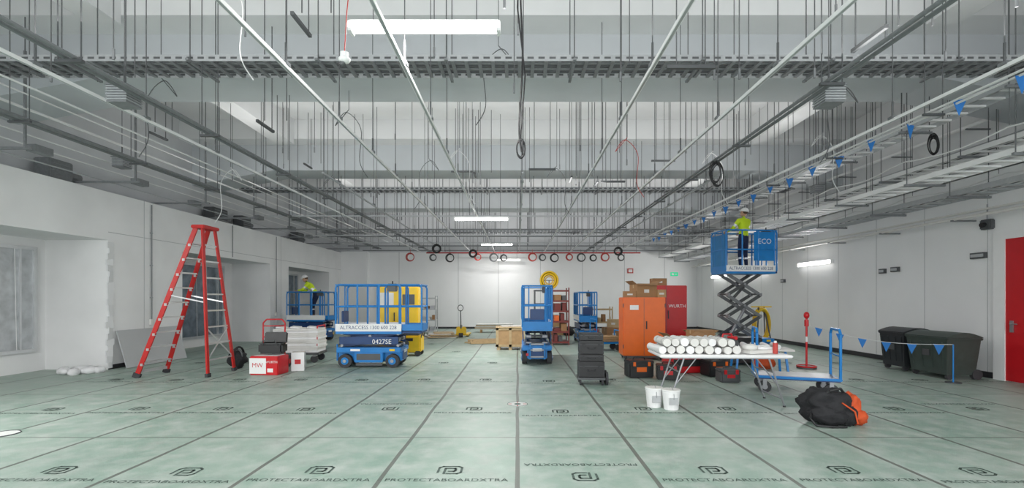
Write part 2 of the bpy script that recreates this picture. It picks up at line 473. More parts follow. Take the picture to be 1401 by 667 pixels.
b = B()
for k in range(30):
    x = R.uniform(-8,8); yy = R.uniform(3.2,13.2)
    if soffit(yy) < 6.5 or 6.4 < yy < 7.3: continue
    h = R.choice((4.4,4.7,5.0,5.3))
    b.cyl((x,yy,h),(x,yy,SL),.008,'rod',5); b.cyl((x+.35,yy,h),(x+.35,yy,SL),.008,'rod',5)
    b.bar((x-.12,yy,h),(x+.47,yy,h) if k % 2 else (x-.12,yy+.5,h),.041,.041,'dgrey')
    if not k % 2: b.cyl((x-.12,yy+.45,h),(x-.12,yy+.45,soffit(yy+.45)),.008,'rod',5)
b.done('hanger_bracket')
b = B()
for i in range(13):
    for j in range(9):
        x = -7.6+i*1.27+R.uniform(-.2,.2); yy = (3.9,4.6,5.7,6.2,10.2,11.2,12.6,16.2,18.4)[j]+R.uniform(-.1,.1)
        if R.random() < .25: continue
        top = 6.0 if (-6.95 < x < -6.35 or 6.55 < x < 7.15) else SL
        h = R.choice((4.3,4.5,4.8,5.1)); b.cyl((x,yy,h),(x,yy,top),.007,'rod',5); b.cyl((x,yy,h-.03),(x,yy,h+.1),.015,'galvd',6)
        if R.random() < .35 and top == SL: b.cyl((x+.12,yy,h+.2),(x+.12,yy,SL),.007,'rod',5)
b.done('threaded_rod_drops')

def cable(name, pts, r, m):
    P = [Vector(p) for p in pts]; P = [P[0]]+P+[P[-1]]; out = []
    for i in range(1, len(P)-2):
        for t in [k/6 for k in range(6)]:
            a, b1, c, d = P[i-1:i+3]
            out.append(.5*((2*b1)+(c-a)*t+(2*a-5*b1+4*c-d)*t*t+(3*b1-a-3*c+d)*t**3))
    out.append(P[-2]); b = B(); b.path(out, r, m, 6); return b
b = cable('', [(.05,5.5,SL),(.03,5.5,5.4),(.06,5.5,4.4),(.02,5.5,3.6),(.05,5.5,3.3)], .012, 'black')
b.path([(.08,5.5,SL),(.0,5.5,5.0),(.09,5.5,4.2),(.03,5.5,3.4)], .01, 'black'); b.torus((.04,5.5,3.34),.07,.012,'black','y',16,6,.7,1.5); b.torus((.06,5.52,3.36),.06,.01,'black','x',16,6,.7,1.5)
b.done('hanging_cable')
for x, yy, z, r in ((3.46,8.2,3.8,.17),(3.52,8.25,3.77,.19),(8.2,9.2,4.6,.16),(8.0,9.0,4.55,.18)):
    b = B()
    for k in range(3): b.torus((x+.02*k, yy+.03*k, z), r-.015*k, .011, 'black', 'y', 22, 5, .6, 1.15)
    b.cyl((x,yy,z+r*1.1),(x,yy,4.05 if x < 5 else 4.75),.006,'black',5)
    b.done('cable_coil')
for x, yy, z, s, mm in ((-3.1,8.6,4.3,1,'dgrey'),(2.3,9.8,4.2,1,'redc'),(-6.5,10.6,3.8,-1,'cord'),(5.1,7.35,4.2,-1,'dgrey'),(-1.3,10.5,4.2,1,'cord'),(6.4,9.8,4.3,1,'cord'),(-5.6,7.35,4.3,-1,'dgrey'),
    (-2.2,11.6,4.3,-1,'dgrey'),(1.0,11.9,4.2,1,'dgrey'),(4.6,11.0,4.3,1,'cord'),(-4.9,12.4,4.1,1,'dgrey'),(-7.4,6.2,4.2,1,'cord'),(-.3,7.35,4.8,-1,'dgrey'),(-3.4,5.4,4.6,1,'cord')):
    b = cable('', [(x,yy,z+.75),(x-.25*s,yy,z+.45),(x-.05*s,yy,z+.7),(x+.22*s,yy,z+.4),(x+.2*s,yy,z-.2),(x+.35*s,yy,z-.5)], .007, mm)
    b.cyl((x,yy,z+.75),(x,yy,soffit(yy)),.006,'rod',5)
    b.done('loose_cable')
b = B(); b.cyl((-4.6,23.6,3.88),(6.2,23.6,3.88),.03,'redc',8)
for i, x in enumerate((-5.4,-4.25,-3.4,-2.0,-1.2,-.7,.75,1.25,1.85,2.6,3.2,3.8,4.4,5.2)):
    mm = ('redc','dgrey','black')[i % 3]; r = .17 if i % 2 else .21
    for k in range(3): b.torus((x+.01*k,23.5+.02*k,3.66-.02*(i % 3)), r-.02*k, .016, mm, 'y', 20, 5)
    b.cyl((x,23.55,3.8),(x,23.6,4.05),.01,mm,5)
for x in (-4,-2,0,2,4,6): b.cyl((x,23.6,3.9),(x,23.6,SL+.02),.012,'galvd',5)
b.done('sprinkler_pipe_with_coils')
for x, yy in ((-3.2,18.5),(-1.95,20.5),(4.2,19.5)):
    b = B()
    for k in range(4): b.torus((x,yy+.02*k,3.55),.17-.015*k,.02,'black','y',20,6)
    b.cyl((x,yy,3.7),(x,yy,soffit(yy)),.008,'rod',5)
    b.done('cable_coil')

for x, yy, z in ((-4.62,5.5,3.86),(3.66,5.5,3.86),(-8.2,9.7,4.3),(8.0,12.5,4.4)):
    b = B(); b.box(-.11,.11,-.11,.11,0,.18,'galvd')
    for k in range(6): b.box(-.12,.12,-.12,.12,.012+k*.03,.026+k*.03,'galv')
    b.box(-.115,.115,-.115,.115,-.015,.0,'galvd'); b.box(-.13,.13,-.13,.13,.18,.195,'galvd'); b.cyl((0,0,.19),(0,0,.45),.01,'dgrey')
    b.cyl((0,0,.4),(0,0,soffit(yy)-z),.006,'rod',5)
    b.done('heat_detector_box', (x,yy,z))
b = B(); b.ell((0,0,0),(.05,.05,.03),'white'); b.cyl((0,0,0),(0,0,.06),.035,'white',12); b.cyl((0,0,-.02),(-.03,0,-.04),.025,'dgrey',10)
b.path([(0,0,.05),(.02,0,.4),(.06,0,.8),(.05,0,1.6),(.05,0,SL-3.62)],.005,'redc',5); b.done('smoke_detector',(-1.48,4.0,3.62))

def lamp(name, loc, rot, sx, sy, power, col=(1,.985,.96)):
    l = bpy.data.lights.new(name, 'AREA'); l.shape = 'RECTANGLE'; l.size = sx; l.size_y = sy; l.energy = power; l.color = col
    o = bpy.data.objects.new(name, l); sc.collection.objects.link(o); o.location = loc; o.rotation_euler = rot
def batten(x, yy, h, L=1.5, m='tube', top=None, w=.11, P=300):
    b = B()
    b.box(-L/2,L/2,-.05,.05,.03,.08,'white')
    vs = []; seg = 8
    for e in (-L/2+.02, L/2-.02):
        for k in range(seg+1):
            t = PI*k/seg; vs.append((e, -math.cos(t)*w/2, .03-math.sin(t)*.055))
    n = seg+1
    b.faces(vs, [(k,k+1,n+k+1,n+k) for k in range(seg)]+[tuple(range(n)), tuple(range(n,2*n))], m)
    b.box(-L/2-.015,-L/2+.02,-w/2,w/2,-.03,.07,'white'); b.box(L/2-.02,L/2+.015,-w/2,w/2,-.03,.07,'white')
    if top:
        for e in (-L*.35, L*.35): b.cyl((e,0,.08),(e,0,top-h),.006,'rod',5)
    b.done('batten_light', (x,yy,h))
    lamp('batten_lamp', (x,yy,h-.032), (0,0,0), L-.08, .09, P)
batten(-.94,4.75,4.30,1.5,'tube',SL,P=75)
batten(-1.0,13.0,3.77,1.5,'tube',SL,P=150)
batten(-.98,22.3,4.14,1.5,'tube',SL,P=90)
batten(-.45,24.0,3.55,1.2,'tubef',SL,P=3)
for yy in (-.9,-3.0):
    for x in (-6.5,0,6.5): batten(x,yy,4.3,1.5,'tube',soffit(yy),P=110)  # unseen battens behind the camera, added to fill the room with light
for yy, h in ((14.7,2.68),(18.2,2.66),(21.6,2.6)):
    b = B(); b.box(-.10,0,-.8,.8,-.05,.05,'white'); b.box(-.13,-.10,-.78,.78,-.055,.045,'tubew'); b.box(-.10,-.0,-.78,.78,.05,.07,'white')
    b.done('wall_batten_light',(RX,yy,h))
    lamp('wall_batten_lamp', (RX-.14,yy,h), (0,PI/2,0), .1, 1.5, 48)
for yy in (4.9,11.3,17.4,22.4):
    for x in (-5.0,0,5.0):
        lamp('ceiling_fill_lamp', (x,yy,4.3), (PI,0,0), 4.2, .8, 52 if yy < 20 else 44)  # added fill lamps without fixtures, aimed up to brighten the ceiling
lamp('floodlight', (-7.6,4.2,2.6), (.5,-.35,0), .4, .4, 110)

# bunting (high line)
b = B(); pts = []; y0 = 4.8
while y0 < 22: pts.append((6.05, y0, 4.3-(.05 if len(pts) % 2 else 0))); y0 += .8
b.path(pts, .006, 'cord', 5)
for i, p in enumerate(pts[:-1]):
    a = R.uniform(-.4,.4); dx, dy = .085*math.cos(a), .085*math.sin(a)
    b.faces([(p[0]-dx, p[1]-dy, p[2]), (p[0]+dx, p[1]+dy, p[2]), (p[0]+.01, p[1]+.02, p[2]-.22)], [(0,1,2)], 'flag')
for i in (0, 5, 10, 15, 20): b.cyl(pts[i], (pts[i][0],pts[i][1],soffit(pts[i][1])), .005, 'rod', 5)
b.done('bunting_line')

# ------------------------------------------------------------------ scissor lifts
def scissor_lift(name, loc, rz, L=1.6, W=.76, hp=.85, n=2, arm=1.3, ext=.35, rail=1.03, sx=0.0, label=True, extra_panel=False, nolab=False):
    b = B(); yh = W/2
    wx = L*.36
    for x in (-wx, wx):
        for s in (-1, 1):
            b.cyl((x,s*(yh-.12),.155),(x,s*yh,.155),.155,'rubber',20); b.cyl((x,s*yh,.155),(x,s*(yh+.012),.155),.085,'blue',14)
            b.cyl((x,s*(yh+.01),.155),(x,s*(yh+.03),.155),.04,'grey',10)
    b.bbox((0,0,.27),(L*.98,W*.66,.26),'blue',.02)
    b.bbox((0,0,.40),(L*.99,W*.98,.12),'blue',.02)
    for s in (-1,1):
        b.bbox((0,s*(yh-.06),.24),(L*.44,.12,.24),'blue',.015); b.cbox((0,s*(yh+.003),.25),(L*.36,.006,.14),'dgrey')
        b.cbox((0,s*(yh-.05),.075),(L*.40,.03,.06),'dgrey')
        b.cbox((-L*.2,s*(yh+.005),.405),(.22,.005,.05),'white'); b.cbox((L*.36,s*(yh+.005),.405),(.12,.005,.05),'yellow')
    for e in (-1,1):
        b.cbox((e*L*.495,0,.27),(.02,W*.55,.20),'dblue'); b.cbox((e*L*.503,0,.36),(.008,.22,.07),'white')
        b.cbox((e*L*.503,.24,.25),(.01,.06,.06),'red' if e < 0 else 'yellow')
    for s in (-.17,.17): b.bar((-L/2-.04,s,.14),(-L/2-.04,s,.52 if hp < 1.5 else .5),.03,.03,'blue')
    for z in (.2,.36,.5): b.bar((-L/2-.04,-.17,z),(-L/2-.04,.17,z),.03,.03,'grey')
    z0, z1 = .47, hp-.09; hl = (z1-z0)/n
    if hl < arm: half = math.sqrt(max(arm*arm-hl*hl,.01))/2
    if half > L*.45: half = L*.45
    for i in range(n):
        za, zb = z0+i*hl+.03, z0+(i+1)*hl-.0
        for s in (-1,1):
            ya = s*(yh*.62)
            b.bar((sx-half,ya,za),(sx+half,ya,zb),.035,.085 if n > 2 else .06,'dgrey' if n > 2 else 'dblue',up=(0,0,1))
            b.bar((sx+half,ya-s*.05,za),(sx-half,ya-s*.05,zb),.035,.085 if n > 2 else .06,'galvd' if n > 2 else 'dblue')
            for xx, zz in ((sx,(za+zb)/2),(sx-half,za),(sx+half,za),(sx-half,zb),(sx+half,zb)):
                b.cyl((xx,ya+s*.04,zz),(xx,ya-s*.09,zz),.035,'grey',8)
        for xx in (sx-half, sx+half): b.cyl((xx,-yh*.6,za),(xx,yh*.6,za),.025,'dgrey',8)
    if n > 2: b.cyl((sx-half*.6,0,z0+.05),(sx+half*.5,0,z0+hl*1.6),.045,'grey',10); b.cyl((sx-half*.6,0,z0+hl*1.7),(sx+half*.5,0,z0+hl*2.6),.04,'dgrey',10)
    xa, xb = -L*.5, L*.5
    if n == 2:
        for s in (-1,1): b.cbox((0.0,s*(yh-.03),(z0+z1)/2),(L*.9,.02,.17),'dblue')
        b.text('0427SE', TM((L*.2,-yh+.012-.0,(z0+z1)/2-.03),.15), 'white') if nolab is False else None
    b.box(xa,xb,-yh,yh,hp-.09,hp-.03,'blue'); b.box(xa+.02,xb-.02,-yh+.03,yh-.03,hp-.03,hp,'grey')
    b.box(xb-.3,xb+ext,-yh+.04,yh-.04,hp-.075,hp-.015,'dblue')
    for s in (-1,1):
        b.box(xa,xb,s*yh-.012,s*yh+.012,hp-.03,hp+.14,'white' if label else 'blue')
        b.box(xb,xb+ext,s*(yh-.05)-.01,s*(yh-.05)+.01,hp-.03,hp+.13,'blue')
        if label and not nolab:
            rot = (PI/2,0,0) if s < 0 else (PI/2,0,PI)
            b.text('ALTRACCESS 1300 600 228', TM((0,s*(yh+.014),hp+.055),.12,rot,.92), 'dblue')
    for e, x in ((-1,xa),(1,xb+ext)):
        yy = yh if e < 0 else yh-.05
        b.box(x-.012,x+.012,-yy,yy,hp-.03,hp+.13,'blue')
    def rails(x0, x1, y_, m, mids):
        r = .022; top = hp+rail
        for s in (-1,1):
            y = s*y_
            b.path([(x0,y,hp),(x0,y,top-.06),(x0+.05,y,top),(x1-.05,y,top),(x1,y,top-.06),(x1,y,hp)], r, m, 8)
            b.cyl((x0,y,hp+rail*.52),(x1,y,hp+rail*.52), r, m, 8)
            for k in range(1, mids+1):
                x = x0+(x1-x0)*k/(mids+1); b.cyl((x,y,hp),(x,y,top), r, m, 8)
    rails(xa, xb-.02, yh-.01, 'blue', 2)
    rails(xb*.25, xb+ext, yh-.06, 'blue', 1)
    for x, yy in ((xa,yh-.01),(xb+ext,yh-.06)):
        b.cyl((x,-yy,hp+rail),(x,yy,hp+rail),.019,'blue',8); b.cyl((x,-yy,hp+rail*.52),(x,yy,hp+rail*.52),.019,'blue',8)
    for s in (-.2,.2): b.cyl((xa,s,hp),(xa,s,hp+rail),.014,'blue',6)
    b.bbox((xb*.7,-yh+.1,hp+rail-.06),(.22,.14,.18),'dgrey',.02); b.cyl((xb*.7,-yh+.1,hp+rail),(xb*.7,-yh+.1,hp+rail+.09),.015,'black',8)
    b.bbox((xa+.08,0,hp+.3),(.05,.34,.26),'dblue',.01)
    if extra_panel:
        b.cbox((xb*.55,-yh+.015,hp+rail*.6),(L*.42,.012,rail*.72),'blue'); b.text('ECO', TM((xb*.55,-yh-.012,hp+rail*.72),.2), 'white')
        b.cbox((xa,0,hp+rail*.5),(.01,W*.85,rail*.8),'mesh')
    return b.done(name, loc, rz)

scissor_lift('scissor_lift', (-3.40,11.05,0), 0, L=1.5, hp=.86, ext=.45, rail=1.03)
scissor_lift('scissor_lift', (.47,12.05,0), PI/2, L=1.85, W=.72, hp=.9, ext=.1, rail=.98, nolab=True)
scissor_lift('scissor_lift', (2.45,17.0,0), PI/2, L=1.6, W=.62, hp=.85, ext=.1, rail=.95, nolab=True)
scissor_lift('scissor_lift', (6.45,13.4,0), .10, L=1.45, W=.8, hp=2.36, n=3, arm=1.12, ext=.08, rail=1.12, sx=-.1, extra_panel=True)
scissor_lift('scissor_lift', (-7.8,17.7,0), -.12, L=1.5, W=.76, hp=.82, ext=.1, rail=1.0, nolab=True)

# ------------------------------------------------------------------ step ladder
b = B()
def lerp(a, c, t): return tuple(a[i]+(c[i]-a[i])*t for i in range(3))
F = [((-7.6,9.32,0),(-6.5,9.45,3.0)), ((-7.5,9.98,0),(-6.5,9.83,3.0))]
Rr = [((-6.22,9.4,0),(-6.36,9.45,3.0)), ((-6.2,10.25,0),(-6.36,9.83,3.0))]
for p, q in F:
    b.bar(p, q, .032, .085, 'redl'); b.bar(p, lerp(p,q,.03), .06,.13,'rubber')
for p, q in Rr:
    b.bar(p, q, .032, .07, 'redl'); b.bar(p, lerp(p,q,.025), .06,.11,'rubber')
for k in range(1, 10):
    t = k/10.0
    b.bar(lerp(*F[0],t), lerp(*F[1],t), .09, .028, 'alu', up=(0,0,1))
    for f in F:
        p = lerp(*f,t); b.cbox((p[0]+.0,p[1],p[2]-.04),(.05,.04,.05),'alu')
for k in range(1, 9, 1):
    t = k/9.0; b.bar(lerp(*Rr[0],t), lerp(*Rr[1],t), .022, .03, 'alu')
b.bar(lerp(*Rr[0],.11), lerp(*Rr[1],.33), .012,.025,'alu'); b.bar(lerp(*Rr[1],.11), lerp(*Rr[0],.33), .012,.025,'alu')
for i in (0,1):
    b.bar(lerp(*F[i],.55), lerp(*Rr[i],.5), .012,.025,'alu'); 
b.bbox((-6.43,9.64,3.03),(.27,.50,.07),'redl',.015)
b.bar(lerp(*F[0],.04), lerp(*F[1],.04), .02,.06,'alu'); 
b.done('step_ladder')

# ------------------------------------------------------------------ yellow machine behind
b = B()
b.bbox((0,0,1.05),(1.2,.7,1.75),'yellow',.03)
b.box(-.57,.57,-.36,-.352,.15,1.87,'yellow'); b.box(-.008,.008,-.358,-.355,.2,1.85,'dgrey')
b.box(-.5,-.1,-.362,-.355,1.35,1.75,'offw'); b.cbox((.08,-.37,1.05),(.03,.03,.25),'black'); b.cbox((-.08,-.37,1.05),(.03,.03,.25),'black')
b.box(-.6,.6,-.37,-.36,.78,.86,'black'); b.box(.15,.5,-.362,-.355,1.4,1.7,'dgrey')
b.box(-.62,.62,-.38,.38,.14,.2,'dgrey')
for x in (-.5,.5):
    for yy in (-.28,.28): b.cyl((x,yy-.03,.07),(x,yy+.03,.07),.07,'rubber',14); b.cbox((x,yy,.13),(.06,.07,.04),'grey')
b.done('yellow_storage_cabinet', (-3.5,13.9,0), .05)
b = B(); b.bbox((0,0,.34),(.62,.5,.46),'yellow',.04); b.bbox((0,0,.60),(.5,.42,.08),'dgrey',.02)
for x in (-.22,.22):
    for yy in (-.2,.2): b.cyl((x,yy-.03,.08),(x,yy+.03,.08),.08,'rubber',14)
b.path([(.3,-.18,.5),(.42,-.18,.9),(.42,.18,.9),(.3,.18,.5)],.018,'dgrey',8); b.cyl((-.1,-.26,.35),(-.1,-.25,.35),.1,'dgrey',16)
b.box(-.3,.1,-.256,-.25,.42,.5,'black')
b.done('yellow_compressor', (-2.95,13.0,0), 0)

# ------------------------------------------------------------------ left material cart, hand truck, box
b = B()
b.box(-.55,.55,-.35,.35,.2,.26,'dgrey')
for x in (-.42,.42):
    for yy in (-.26,.26): b.cyl((x,yy-.025,.09),(x,yy+.025,.09),.09,'rubber',14); b.cbox((x,yy,.18),(.08,.06,.05),'grey')
z = .26
for k in range(11):
    b.cbox((R.uniform(-.02,.02),R.uniform(-.02,.02),z+.025),(1.05,.66,.05),'offw' if k % 3 else 'white',(0,0,R.uniform(-.02,.02))); z += .053
b.path([(.5,-.3,.26),(.5,-.3,.9),(.5,.3,.9),(.5,.3,.26)],.016,'red',8)
b.path([(-.5,-.3,.26),(-.5,-.3,.9),(-.5,.3,.9),(-.5,.3,.26)],.016,'dgrey',8)
for x in (-.45,-.1,.3): b.cbox((x,-.01,z+.02),(.2,.5,.03),'white',(0,.1,.2))
b.done('panel_trolley', (-5.45,11.75,0), .1)
b = B()
b.path([(-.24,0,.05),(-.24,.02,1.02),(-.17,.03,1.1),(.17,.03,1.1),(.24,.02,1.02),(.24,0,.05)],.017,'red',8)
for z in (.2,.45,.7,.95): b.cyl((-.24,.01,z),(.24,.01,z),.013,'red',8)
b.box(-.22,.22,-.22,0,.03,.045,'dgrey')
for s in (-1,1): b.cyl((s*.27,.08,.13),(s*.32,.08,.13),.13,'rubber',18); b.cyl((s*.265,.08,.13),(s*.325,.08,.13),.06,'red',12)
b.cyl((-.3,.08,.13),(.3,.08,.13),.012,'grey',8)
b.done('hand_truck', (-5.6,10.75,0), .1)
b = B()
b.bbox((0,0,.13),(.5,.3,.22),'black',.04); b.bbox((0,.15,.34),(.48,.05,.24),'black',.02,(-.15,0,0)); b.box(-.22,.22,-.13,.12,.225,.24,'dgrey')
b.path([(-.15,-.16,.2),(-.12,-.19,.3),(.12,-.19,.3),(.15,-.16,.2)],.012,'dgrey',6)
b.done('open_tool_case', (-5.2,9.95,.4), .05)
b = B()
b.bbox((0,0,.195),(.6,.42,.39),'red',.015); b.box(-.303,.05,-.214,-.21,.03,.35,'white'); b.text('WURTH', TM((.17,-.216,.27),.07), 'white'); b.text('MW', TM((-.13,-.216,.2),.13), 'red')
b.box(-.25,.25,-.15,.15,.385,.395,'white'); b.box(.08,.2,-.213,-.209,.06,.14,'white'); b.box(-.302,-.298,-.18,.18,.04,.34,'white')
b.done('red_tool_box', (-5.22,9.85,0), -.06)
b = B(); b.cbox((0,0,.2),(.26,.3,.4),'white'); b.cbox((0,-.152,.2),(.12,.004,.1),'red'); b.box(-.13,.13,-.01,.01,.4,.403,'card'); b.done('small_carton', (-4.84,10.35,0), .3)
b = B(); b.ell((0,0,.2),(.2,.18,.2),'bagf',18,12,lump=.3); b.torus((0,-.05,.3),.14,.02,'dgrey','y'); b.torus((.02,.02,.28),.2,.025,'black','x'); b.done('cable_bag',(-6.35,10.6,0))

b = B(); b.cbox((-8.93,11.5,.43),(.03,1.9,.88),'sheet',(0,-.28,0)); b.done('leaning_sheet')
b = B()
for k in range(16): b.ell((-9.2+R.uniform(-.35,.3), 9.75+R.uniform(-.25,.3), .06), (.08+R.random()*.1,.07+R.random()*.08,.06+R.random()*.03), 'concw', 8, 5, (0,0,R.random()*3), noise=.15)
b.done('plaster_rubble')
b = B()
b.cyl((LX+.03,11.6,0.95),(LX+.03,11.6,3.9),.014,'galvd',8); b.cyl((LX+.03,14.9,2.9),(LX+.03,14.9,3.9),.012,'galvd'); b.cyl((LX+.03,17.6,1.0),(LX+.03,17.6,3.9),.012,'galvd')
for yy in (11.6,17.6): b.cbox((LX+.03,yy,1.0),(.05,.1,.14),'offw')
for z in (1.6,2.4,3.2): b.cbox((LX+.02,11.6,z),(.03,.07,.02),'grey')
b.done('wall_conduit')
for yy, z, d in ((9.5,3.95,.5),(14.6,3.95,.7),(16.0,3.95,.5),(20.0,3.95,.6)):
    b = B(); b.bbox((0,0,.22),(.34,d,.42),'galvd' if yy < 10 else 'dgrey',.02)
    for k in range(5): b.box(.17,.18,-d/2+.04,d/2-.04,.06+k*.07,.09+k*.07,'galvd')
    b.cyl((0,d/2,.2),(0,d/2+.3,.2),.08,'galvd',12)
    b.done('fan_coil_unit',(-9.42,yy,z))

# ------------------------------------------------------------------ centre items
b = B()
b.box(-.43,.43,-.35,.35,.1,.68,'ply')
for x in (-.4,0,.4): b.box(x-.04,x+.04,-.365,-.35,.1,.68,'timber')
b.box(-.45,.45,-.365,-.35,.1,.17,'timber'); b.box(-.45,.45,-.365,-.35,.61,.68,'timber'); b.box(-.46,.46,-.38,.38,.68,.70,'timber')
for x in (-.36,0,.36): b.box(x-.05,x+.05,-.35,.35,0,.1,'timber')
b.cbox((.05,0,.72),(.7,.25,.03),'offw',(0,0,.2))
b.done('plywood_crate', (-.22,14.7,0))
b = B()
for k in range(9): b.cbox((R.uniform(-.1,.1),-.3+.075*k,.03+.04*(k % 3)),(.9+R.random()*.4,.09,.04),'timber',(0,0,R.uniform(-.08,.08)))
b.done('timber_offcuts', (-1.15,16.6,0), .25)
b = B()
for j in range(5):
    for k in range(4): b.cbox((R.uniform(-.05,.05),-.25+.17*k,.17+.05*j),(1.7,.15,.045),'timber' if j % 2 else 'offw',(0,0,R.uniform(-.02,.02)))
for x in (-.6,.6): b.box(x-.05,x+.05,-.35,.35,0,.145,'ply')
b.done('timber_stack', (-1.1,22.0,0), .05)
b = B()
for k in range(6): b.cbox((R.uniform(-.1,.1),R.uniform(-.1,.1),.02+.035*k),(1.3-.1*k,.8,.03),'timber' if k % 2 else 'offw',(0,0,R.uniform(-.2,.2)))
b.done('flattened_cartons', (-3.1,19.0,0), .3)
b = B()
for s in (-.2,.2): b.box(s-.08,s+.08,-.6,.55,.06,.11,'yellow'); b.cyl((s-.04,-.45,.04),(s+.04,-.45,.04),.04,'rubber',10)
b.bbox((0,.65,.25),(.4,.2,.36),'yellow',.04); b.cyl((-.08,.78,.09),(.08,.78,.09),.09,'rubber',14)
b.cyl((0,.75,.35),(0,.9,1.1),.02,'dgrey',8); b.torus((0,.92,1.2),.12,.016,'dgrey','y',16,6,.9,1); b.cyl((0,.7,.3),(0,.7,.5),.05,'grey',10)
b.done('pallet_jack', (-2.3,19.8,0), PI)

def shelving(name, loc, w, d, h, n, mf, items, rz=0, mshelf='ply'):
    b = B()
    for x in (-w/2,w/2):
        for yy in (-d/2,d/2): b.box(x-.02,x+.02,yy-.02,yy+.02,0,h,mf)
    for k in range(n):
        z = .12+(h-.2)*k/(n-1); b.box(-w/2,w/2,-d/2,d/2,z-.03,z,mshelf); b.box(-w/2,w/2,-d/2-.015,-d/2,z-.06,z,mf)
        if k < n-1:
            x = -w/2+.06
            while x < w/2-.14:
                ww = R.uniform(.1,.24); hh = min(R.uniform(.1,.3),(h-.2)/(n-1)-.08)
                if x+ww > w/2-.03: break
                b.box(x,x+ww,-d/2+.05,d/2-.08,z,z+hh,R.choice(items)); x += ww+R.uniform(.02,.08)
    for s in (-w/2,w/2): b.bar((s,-d/2,.1),(s,d/2,h-.2),.01,.03,mf)
    return b.done(name, loc, rz)
shelving('tool_shelving', (1.47,16.3,0), .55, .8, 1.95, 6, 'maroon', ['maroon','card','dgrey','black','orange'], 0, 'maroon')
shelving('storage_rack', (-4.2,21.5,0), .95, .5, 1.7, 4, 'galv', ['offw','card','grey','white'], 0, 'offw')
shelving('storage_rack', (3.3,19.0,0), 1.0, .5, 1.25, 3, 'timber', ['card','red','offw','timber'], 0, 'timber')
b = B()
for k in range(6): b.torus((0,-.12+.05*k,.33),.30-.012*(k % 3),.028,'yellow','y',28,7)
for k in range(4): b.torus((0,-.1+.06*k,.33),.22-.012*(k % 3),.03,'yellow','y',28,7)
b.box(-.06,.06,-.18,.2,0,.05,'dgrey'); b.torus((.0,.0,.33),.13,.02,'yellow','y'); b.bar((0,0,.04),(0,0,.33),.03,.03,'dgrey')
b.bar((-.3,0,.33),(.3,0,.33),.02,.02,'dgrey')
b.done('yellow_hose_reel', (1.1,16.3,1.88))
b = B(); b.box(-.3,.3,-.3,.3,1.83,1.88,'dgrey'); 
for x in (-.27,.27):
    for yy in (-.27,.27): b.box(x-.02,x+.02,yy-.02,yy+.02,0,1.83,'dgrey')
for z in (.4,.9,1.4): b.box(-.28,.28,-.28,.28,z,z+.02,'dgrey')
for z in (.42,.92): b.box(-.2,.18,-.2,.2,z,z+.25,'dblue')
b.done('reel_stand', (.87,16.35,0))

# stack of black tool cases on a wheeled base
b = B()
b.box(-.25,.25,-.21,.21,.10,.14,'dgrey')
for x in (-.2,.2):
    for yy in (-.16,.16): b.cyl((x-.015,yy,.05),(x+.015,yy,.05),.05,'rubber',12); b.box(x-.015,x+.015,yy-.015,yy+.015,.05,.11,'dgrey')
z = .145
for hh, ww in ((.29,.47),(.13,.44),(.25,.44),(.13,.42)):
    b.bbox((0,0,z+hh/2),(ww,.36,hh-.01),'black',.008); b.box(-ww/2-.004,ww/2+.004,-.186,.186,z+hh*.68,z+hh*.68+.008,'dgrey')
    for x in (-.14,.14): b.cbox((x,-.19,z+hh*.68),(.03,.02,.05),'rubber')
    for x in (-ww/2+.012,ww/2-.012): b.box(x-.012,x+.012,-.186,-.18,z+.005,z+hh-.012,'rubber')
    b.path([(-.07,-.185,z+hh*.5),(-.06,-.21,z+hh*.42),(.06,-.21,z+hh*.42),(.07,-.185,z+hh*.5)],.008,'rubber',6); z += hh
b.cyl((.26,.1,.12),(.30,.1,.12),.12,'rubber',18); b.cyl((.26,-.12,.12),(.30,-.12,.12),.12,'rubber',18); b.cyl((.302,-.12,.12),(.31,-.12,.12),.05,'grey',10)
b.done('tool_case_stack', (1.36,8.7,0), -.06)

b = B()
b.bbox((0,0,.86),(1.08,.62,1.5),'orange',.015); b.box(-.5,-.005,-.318,-.31,.16,1.56,'orange'); b.box(.005,.5,-.318,-.31,.16,1.56,'orange')
b.box(-.004,.004,-.316,-.309,.14,1.58,'dgrey'); b.cbox((.06,-.33,.9),(.025,.03,.2),'black'); b.cbox((-.25,-.321,1.35),(.22,.004,.12),'white')
b.box(-.50,.50,-.28,.28,.06,.11,'dgrey')
for x in (-.45,.45):
    for yy in (-.24,.24): b.cyl((x-.02,yy,.06),(x+.02,yy,.06),.06,'rubber',12)
for z in (.3,1.35):
    for x in (-.53,.53): b.cyl((x,-.325,z),(x,-.325,z+.1),.012,'dgrey',8)
b.done('orange_tool_cabinet', (3.26,12.3,0), -.05)
def carton(name, loc, d, rz, m='card', open_=False):
    b = B(); w, dd, h = d
    b.box(-w/2,w/2,-dd/2,dd/2,0,h,m); b.box(-w/2-.001,w/2+.001,-.025,.025,h*.7,h+.002,'timber')
    b.box(-.08,.06,-dd/2-.002,-dd/2,h*.35,h*.6,'offw')
    if open_:
        b.cbox((-w/2-.06,0,h+.04),(.16,dd,.006),m,(0,.6,0)); b.cbox((w/2+.06,0,h+.04),(.16,dd,.006),m,(0,-.6,0)); b.cbox((0,-dd/2-.05,h-.01),(w,.12,.006),m,(.4,0,0))
    b.done(name, loc, rz)
carton('cardboard_box', (3.3,12.3,1.61), (.55,.45,.34), .2, 'card', True)
carton('cardboard_box', (2.93,12.25,1.61), (.3,.35,.16), -.1)
carton('cardboard_box', (3.68,12.2,1.61), (.25,.3,.2), .3, 'ply')
